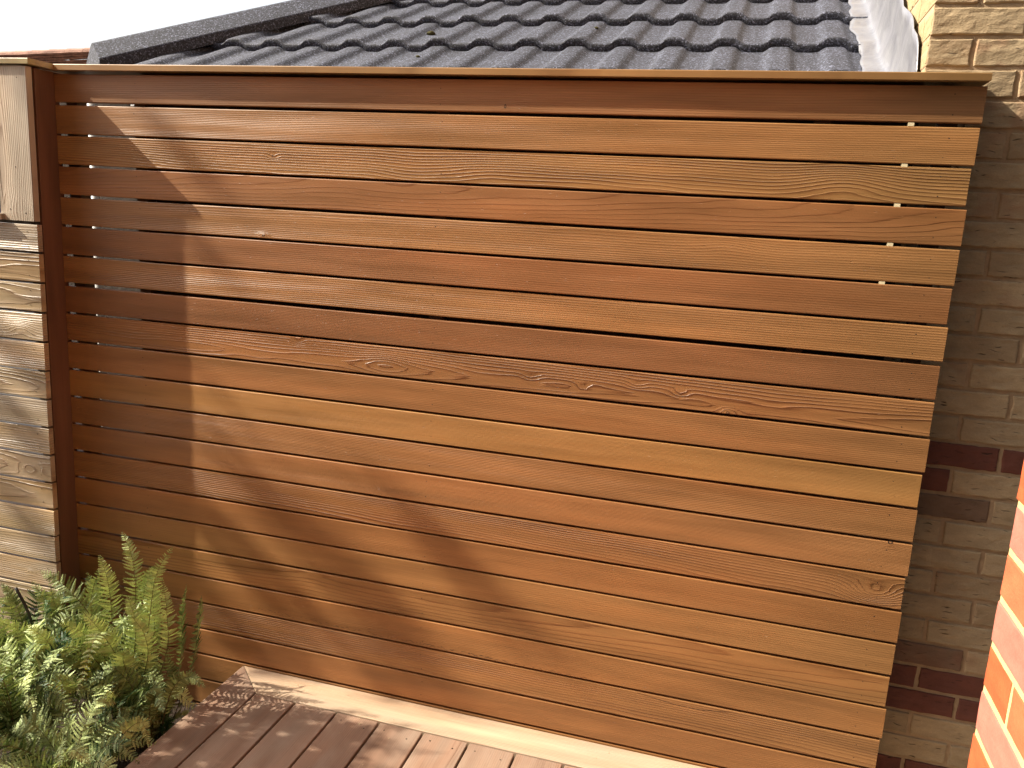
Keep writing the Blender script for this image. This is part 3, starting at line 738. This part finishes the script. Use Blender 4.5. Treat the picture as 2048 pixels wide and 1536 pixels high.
hand = [ # fern index, path base->tip, pinna length, tint
 (0, [(.371, -.2, -2.07), (.402, -.2, -1.712), (.392, -.19, -1.508), (.336, -.17, -1.414)], .052, .75),
 (0, [(.40, -.22, -2.07), (.48, -.24, -1.70), (.525, -.25, -1.50), (.583, -.24, -1.395)], .042, .75),
 (0, [(.338, -.16, -2.07), (.391, -.16, -1.681), (.43, -.17, -1.56), (.487, -.19, -1.49)], .045, .6),
 (0, [(.344, -.22, -2.07), (.298, -.24, -1.75), (.20, -.25, -1.61), (.085, -.25, -1.56)], .070, .45),
 (0, [(.33, -.22, -2.07), (.329, -.22, -1.717), (.319, -.22, -1.57), (.290, -.22, -1.482)], .050, .8),
 (0, [(.36, -.24, -2.07), (.43, -.25, -1.80), (.45, -.26, -1.66), (.425, -.26, -1.58)], .055, .7),
 (0, [(.36, -.24, -2.07), (.50, -.28, -1.80), (.52, -.30, -1.68), (.50, -.33, -1.60)], .050, .75),
 (0, [(.308, -.18, -2.07), (.279, -.18, -1.836), (.24, -.18, -1.66), (.20, -.18, -1.575)], .055, .45),
 (0, [(.34, -.22, -2.07), (.36, -.27, -1.84), (.33, -.33, -1.70), (.28, -.38, -1.64)], .062, .75),
 (1, [(.53, -.25, -2.07), (.565, -.2, -1.80), (.575, -.2, -1.65), (.595, -.2, -1.535)], .050, .25),
 (1, [(.541, -.26, -2.07), (.640, -.25, -1.79), (.672, -.25, -1.63), (.685, -.25, -1.534)], .055, .2),
 (1, [(.55, -.30, -2.06), (.642, -.35, -1.818), (.705, -.35, -1.745), (.767, -.35, -1.766)], .040, .5),
 (1, [(.55, -.34, -2.06), (.61, -.40, -1.85), (.65, -.42, -1.78), (.70, -.45, -1.80)], .045, .35),
 (1, [(.53, -.30, -2.06), (.58, -.28, -1.90), (.60, -.28, -1.80), (.59, -.30, -1.72)], .035, .3),
 (2, [(.10, -.30, -2.07), (.079, -.30, -1.82), (.031, -.30, -1.66), (-.02, -.30, -1.60)], .045, .4),
 (2, [(.08, -.32, -2.07), (.01, -.34, -1.86), (-.06, -.36, -1.70), (-.14, -.37, -1.62)], .055, .4),
 (2, [(.12, -.30, -2.07), (.15, -.32, -1.86), (.13, -.36, -1.72), (.08, -.42, -1.65)], .058, .8),
 (0, [(.36, -.20, -2.07), (.46, -.20, -1.78), (.47, -.20, -1.62), (.45, -.19, -1.52)], .058, .8),
 (0, [(.33, -.20, -2.07), (.26, -.21, -1.80), (.24, -.21, -1.66), (.27, -.20, -1.54)], .060, .7),
 (0, [(.33, -.22, -2.07), (.21, -.24, -1.82), (.15, -.25, -1.70), (.13, -.26, -1.60)], .062, .6),
 (0, [(.38, -.24, -2.07), (.42, -.30, -1.80), (.39, -.33, -1.68), (.35, -.36, -1.60)], .062, .9),
 (0, [(.40, -.22, -2.07), (.54, -.24, -1.78), (.56, -.25, -1.62), (.555, -.26, -1.50)], .045, .7),
 (2, [(.12, -.28, -2.07), (.16, -.26, -1.84), (.12, -.25, -1.70), (.05, -.25, -1.60)], .060, .8),
 (2, [(.14, -.30, -2.07), (.22, -.34, -1.84), (.24, -.38, -1.72), (.20, -.42, -1.64)], .060, .95),
 (2, [(.06, -.30, -2.07), (.00, -.30, -1.84), (-.02, -.34, -1.72), (.03, -.40, -1.66)], .060, .9),
 (3, [(.24, -.46, -2.07), (.34, -.46, -1.86), (.38, -.48, -1.76), (.44, -.50, -1.72)], .060, .9),
 (1, [(.50, -.28, -2.07), (.46, -.30, -1.85), (.47, -.34, -1.74), (.53, -.38, -1.68)], .058, .9),
 (4, [(.52, -.60, -2.07), (.60, -.54, -1.88), (.66, -.50, -1.81), (.690, -.5, -1.875)], .036, .9),
]
for fi, p, wd, tn in hand:
    add_frond(fi, p, wd, camv if wd > .03 and tn > .28 else (-.95, -.15, .1), npin=24, tint=tn, curl=.35)
for fi, (b, lab) in enumerate(BASES):
    cnt = (34, 24, 36, 44, 32)[fi]
    for j in range(cnt):
        a = 2*PI*j/cnt + R0.uniform(-.3, .3); lean = R0.uniform(.25, 1.0)
        hgt = R0.uniform(.20, .44)*(1.0 if fi in (0, 2) else .9 if fi == 3 else .72)
        rad = (.05+.20*lean)*(1 if fi != 1 else .75)
        dx, dy = math.cos(a), math.sin(a)
        if fi in (0, 2) and dy > 0: rad *= .45
        if fi == 1 and dx > .2: rad *= .55; hgt *= .75
        b_ = Vector(b)+Vector((R0.uniform(-.03, .03), R0.uniform(-.03, .03), .01))
        tip = b_+Vector((dx*rad*1.5, dy*rad*1.5, hgt*(1-.35*lean)))
        tip.y = min(tip.y, -.125)
        if fi == 1 or fi == 4: tip.x = min(tip.x, .74); 
        m1 = b_+Vector((dx*rad*.25, dy*rad*.25, hgt*.62)); m2 = b_+Vector((dx*rad*.85, dy*rad*.85, hgt*(1.0-.05*lean)))
        m2.y = min(m2.y, -.13); m1.y = min(m1.y, -.13)
        fc = (camv*.5 + sunv*.6 + Vector((R0.uniform(-.5, .5), R0.uniform(-.5, .5), R0.uniform(0, .5))))
        add_frond(fi, [b_, m1, m2, tip], R0.uniform(.046, .072), fc, npin=19, tint=min(1, max(0, R0.gauss(.5, .32))), curl=.4, bare=.16)
# yellow young frond
M_yel = leaf_mat('yellowing fern leaf', (.30, .33, .03), (.48, .48, .05), .5)
yf = frond([(.30, -.36, -1.95), (.335, -.37, -1.86), (.36, -.37, -1.80), (.385, -.38, -1.72)], .026, camv, npin=12, tint=.7, R=R0).build('frond', [M_yel, M_stem], FT[3])
yf['label'] = 'bright yellow green frond'

# black bent cane in the planter
mb = MB(); mb.tube(catmull([(.10, -.30, -2.1), (.090, -.3, -1.812), (.092, -.3, -1.724), (.073, -.3, -1.667), (.037, -.3, -1.606)], 16), .0045, 10)
tag(mb.build('cane', simple('black plastic', (.015, .014, .013), .45), smooth=True), 'bent black cane sticking up from the ferns in front of the pale fence', 'cane')

# ------------------------------------------------------------------ garden plants beyond the left edge, whose shade falls on fence and deck
M_tree = leaf_mat('tree leaf', (.04, .07, .02), (.09, .13, .04), .2)
M_bark = simple('bark', (.12, .085, .06), .9, bump=.01)
def leafclump(mb, c, r, n, size, R):
    c = Vector(c)
    for _ in range(n):
        p = c+Vector((R.gauss(0, 1), R.gauss(0, 1), R.gauss(0, 1)))*r*.5
        a = Vector((R.uniform(-1, 1), R.uniform(-1, 1), R.uniform(-1, 1))).normalized(); b = a.cross(Vector((R.uniform(-1, 1), R.uniform(-1, 1), R.uniform(-1, 1)))).normalized()
        s = size*R.uniform(.6, 1.2)
        mb.add([p-a*s, p+b*s*.4, p+a*s, p-b*s*.4], [(0, 1, 2, 3)], 0, tint=R.random())
R1 = random.Random(11)
tree = thing('garden_tree', 'slender leafy garden tree standing left of the pale fence, outside the photo', 'tree', (-4.6, -1.35, -2.2))
mb = MB()
streaks = [ # points (x,z) on fence plane y=0, clump radius, leaves per clump
 ([(0.50, -1.33), (0.65, -1.449), (0.817, -1.585), (0.945, -1.67)], .035, 5, 0.0),
 ([(0.70, -1.31), (0.913, -1.385), (1.018, -1.441), (1.121, -1.555), (1.192, -1.638), (1.23, -1.769)], .075, 9, 0.0),
 ([(1.26, -1.31), (1.378, -1.38), (1.445, -1.471), (1.603, -1.543), (1.70, -1.627)], .06, 6, 0.0),
 ([(0.513, -1.667), (0.623, -1.789), (0.66, -1.90)], .07, 9, 0.0),
 ([(0.55, -1.45), (0.75, -1.62), (0.85, -1.80)], .06, 5, 0.0),
 ([(0.762, -1.923), (0.917, -1.844)], .04, 6, 0.0),
 ([(1.128, -1.862), (1.461, -1.809)], .04, 8, 0.0),
 ([(0.368, -0.15), (0.482, -0.215), (0.566, -0.312)], .04, 4, 0.0),
 ([(0.516, -0.491), (0.60, -0.60)], .04, 4, 0.0),
 ([(0.554, -0.922), (0.566, -0.994)], .03, 2, 0.0),
 ([(-.15, -.885), (-.022, -.945)], .035, 7, -.098), ([(-.03, -.965), (.03, -1.03)], .04, 7, -.098), ([(-.10, -1.12), (.01, -1.19)], .04, 7, -.098),
 ([(-.19, -1.40), (-.02, -1.41)], .03, 5, -.098), ([(-.25, -1.0), (-.16, -1.0)], .03, 5, -.098), ([(-.06, -1.27), (0, -1.33)], .03, 5, -.098), ([(-.05, -1.5), (0.02, -1.62)], .04, 6, -.098),
]
limbs = []
for pts, r, n, yp in streaks:
    t0 = R1.uniform(6.2, 7.0); line = []
    for i in range(len(pts)-1):
        a, b = Vector((pts[i][0], yp, pts[i][1])), Vector((pts[i+1][0], yp, pts[i+1][1])); m = max(2, int((b-a).length/.045))
        for q in range(m):
            p = a.lerp(b, q/m) - SUN*(t0+R1.uniform(-.2, .2)); line.append(p)
            leafclump(mb, p, r, int(n*1.35), .030, R1)
    limbs.append(line)
mb.build('crown', M_tree, tree)
mb = MB(); mb.tube([(-4.6, -1.35, -2.2), (-4.65, -1.4, -.5), (-4.75, -1.5, 1.2), (-4.9, -1.45, 2.6)], [.05, .045, .035, .02], 10)
mb.build('trunk', M_bark, tree, smooth=True)
# tall plant by the planter, left of the frame: shades the deck corner and the lower ferns
pl = thing('shrub', 'broad leafy shrub left of the planter, outside the photo', 'shrub', (-.75, -.80, -2.1))
mb = MB()
for i in range(150):      # shade over the deck corner
    tx, ty = R1.uniform(.70, 1.30), R1.uniform(-.80, -.17)
    if tx < .98 and ty > -.42 + .7*(tx-.64): continue
    if tx > 1.12 - .5*(ty+.14): continue
    h = R1.uniform(1.25, 1.6); c = Vector((tx, ty, ZD)) - SUN*(h/-SUN.z)
    leafclump(mb, c, .06, 12, .045, R1)
for i in range(120):      # shade over the low front ferns
    c = Vector((R1.uniform(.0, .60), R1.uniform(-.95, -.60), -2.05)) - SUN*R1.uniform(1.3, 1.8)
    leafclump(mb, c, .09, 16, .05, R1)
mb.build('foliage', M_tree, pl)
for (a, b, wd) in (((1.02, -.33), (1.47, -.20), .075), ((1.0, -.28), (1.36, -.10), .07), ((1.02, -.38), (1.40, -.32), .07), ((.98, -.42), (1.31, -.42), .08), ((.9, -.25), (1.17, -.09), .06), ((1.0, -.5), (1.27, -.55), .08), ((.9, -.5), (1.2, -.47), .08), ((1.05, -.25), (1.33, -.20), .07)):
    h = R1.uniform(1.50, 1.62); f = -SUN*(h/-SUN.z); A_ = Vector((a[0], a[1], ZD))+f; B_ = Vector((b[0], b[1], ZD))+f
    frond([A_, A_.lerp(B_, .35)+SUN*-.02, A_.lerp(B_, .7)+SUN*-.02, B_], wd, sunv, npin=14, tint=.3, bare=.05, R=R1).build('frond', [M_fern, M_stem], pl)
mb = MB()
for (x, y, z) in ((-.9, -.8, -.4), (-.6, -.7, -.5), (-1.0, -1.0, -.8), (-.5, -.9, -.9)):
    mb.tube([(-.75, -.8, -2.1), ((x-.75)/2, (y-.8)/2, -1.4), (x, y, z)], [.014, .010, .004], 6)
mb.build('stem', M_bark, pl)
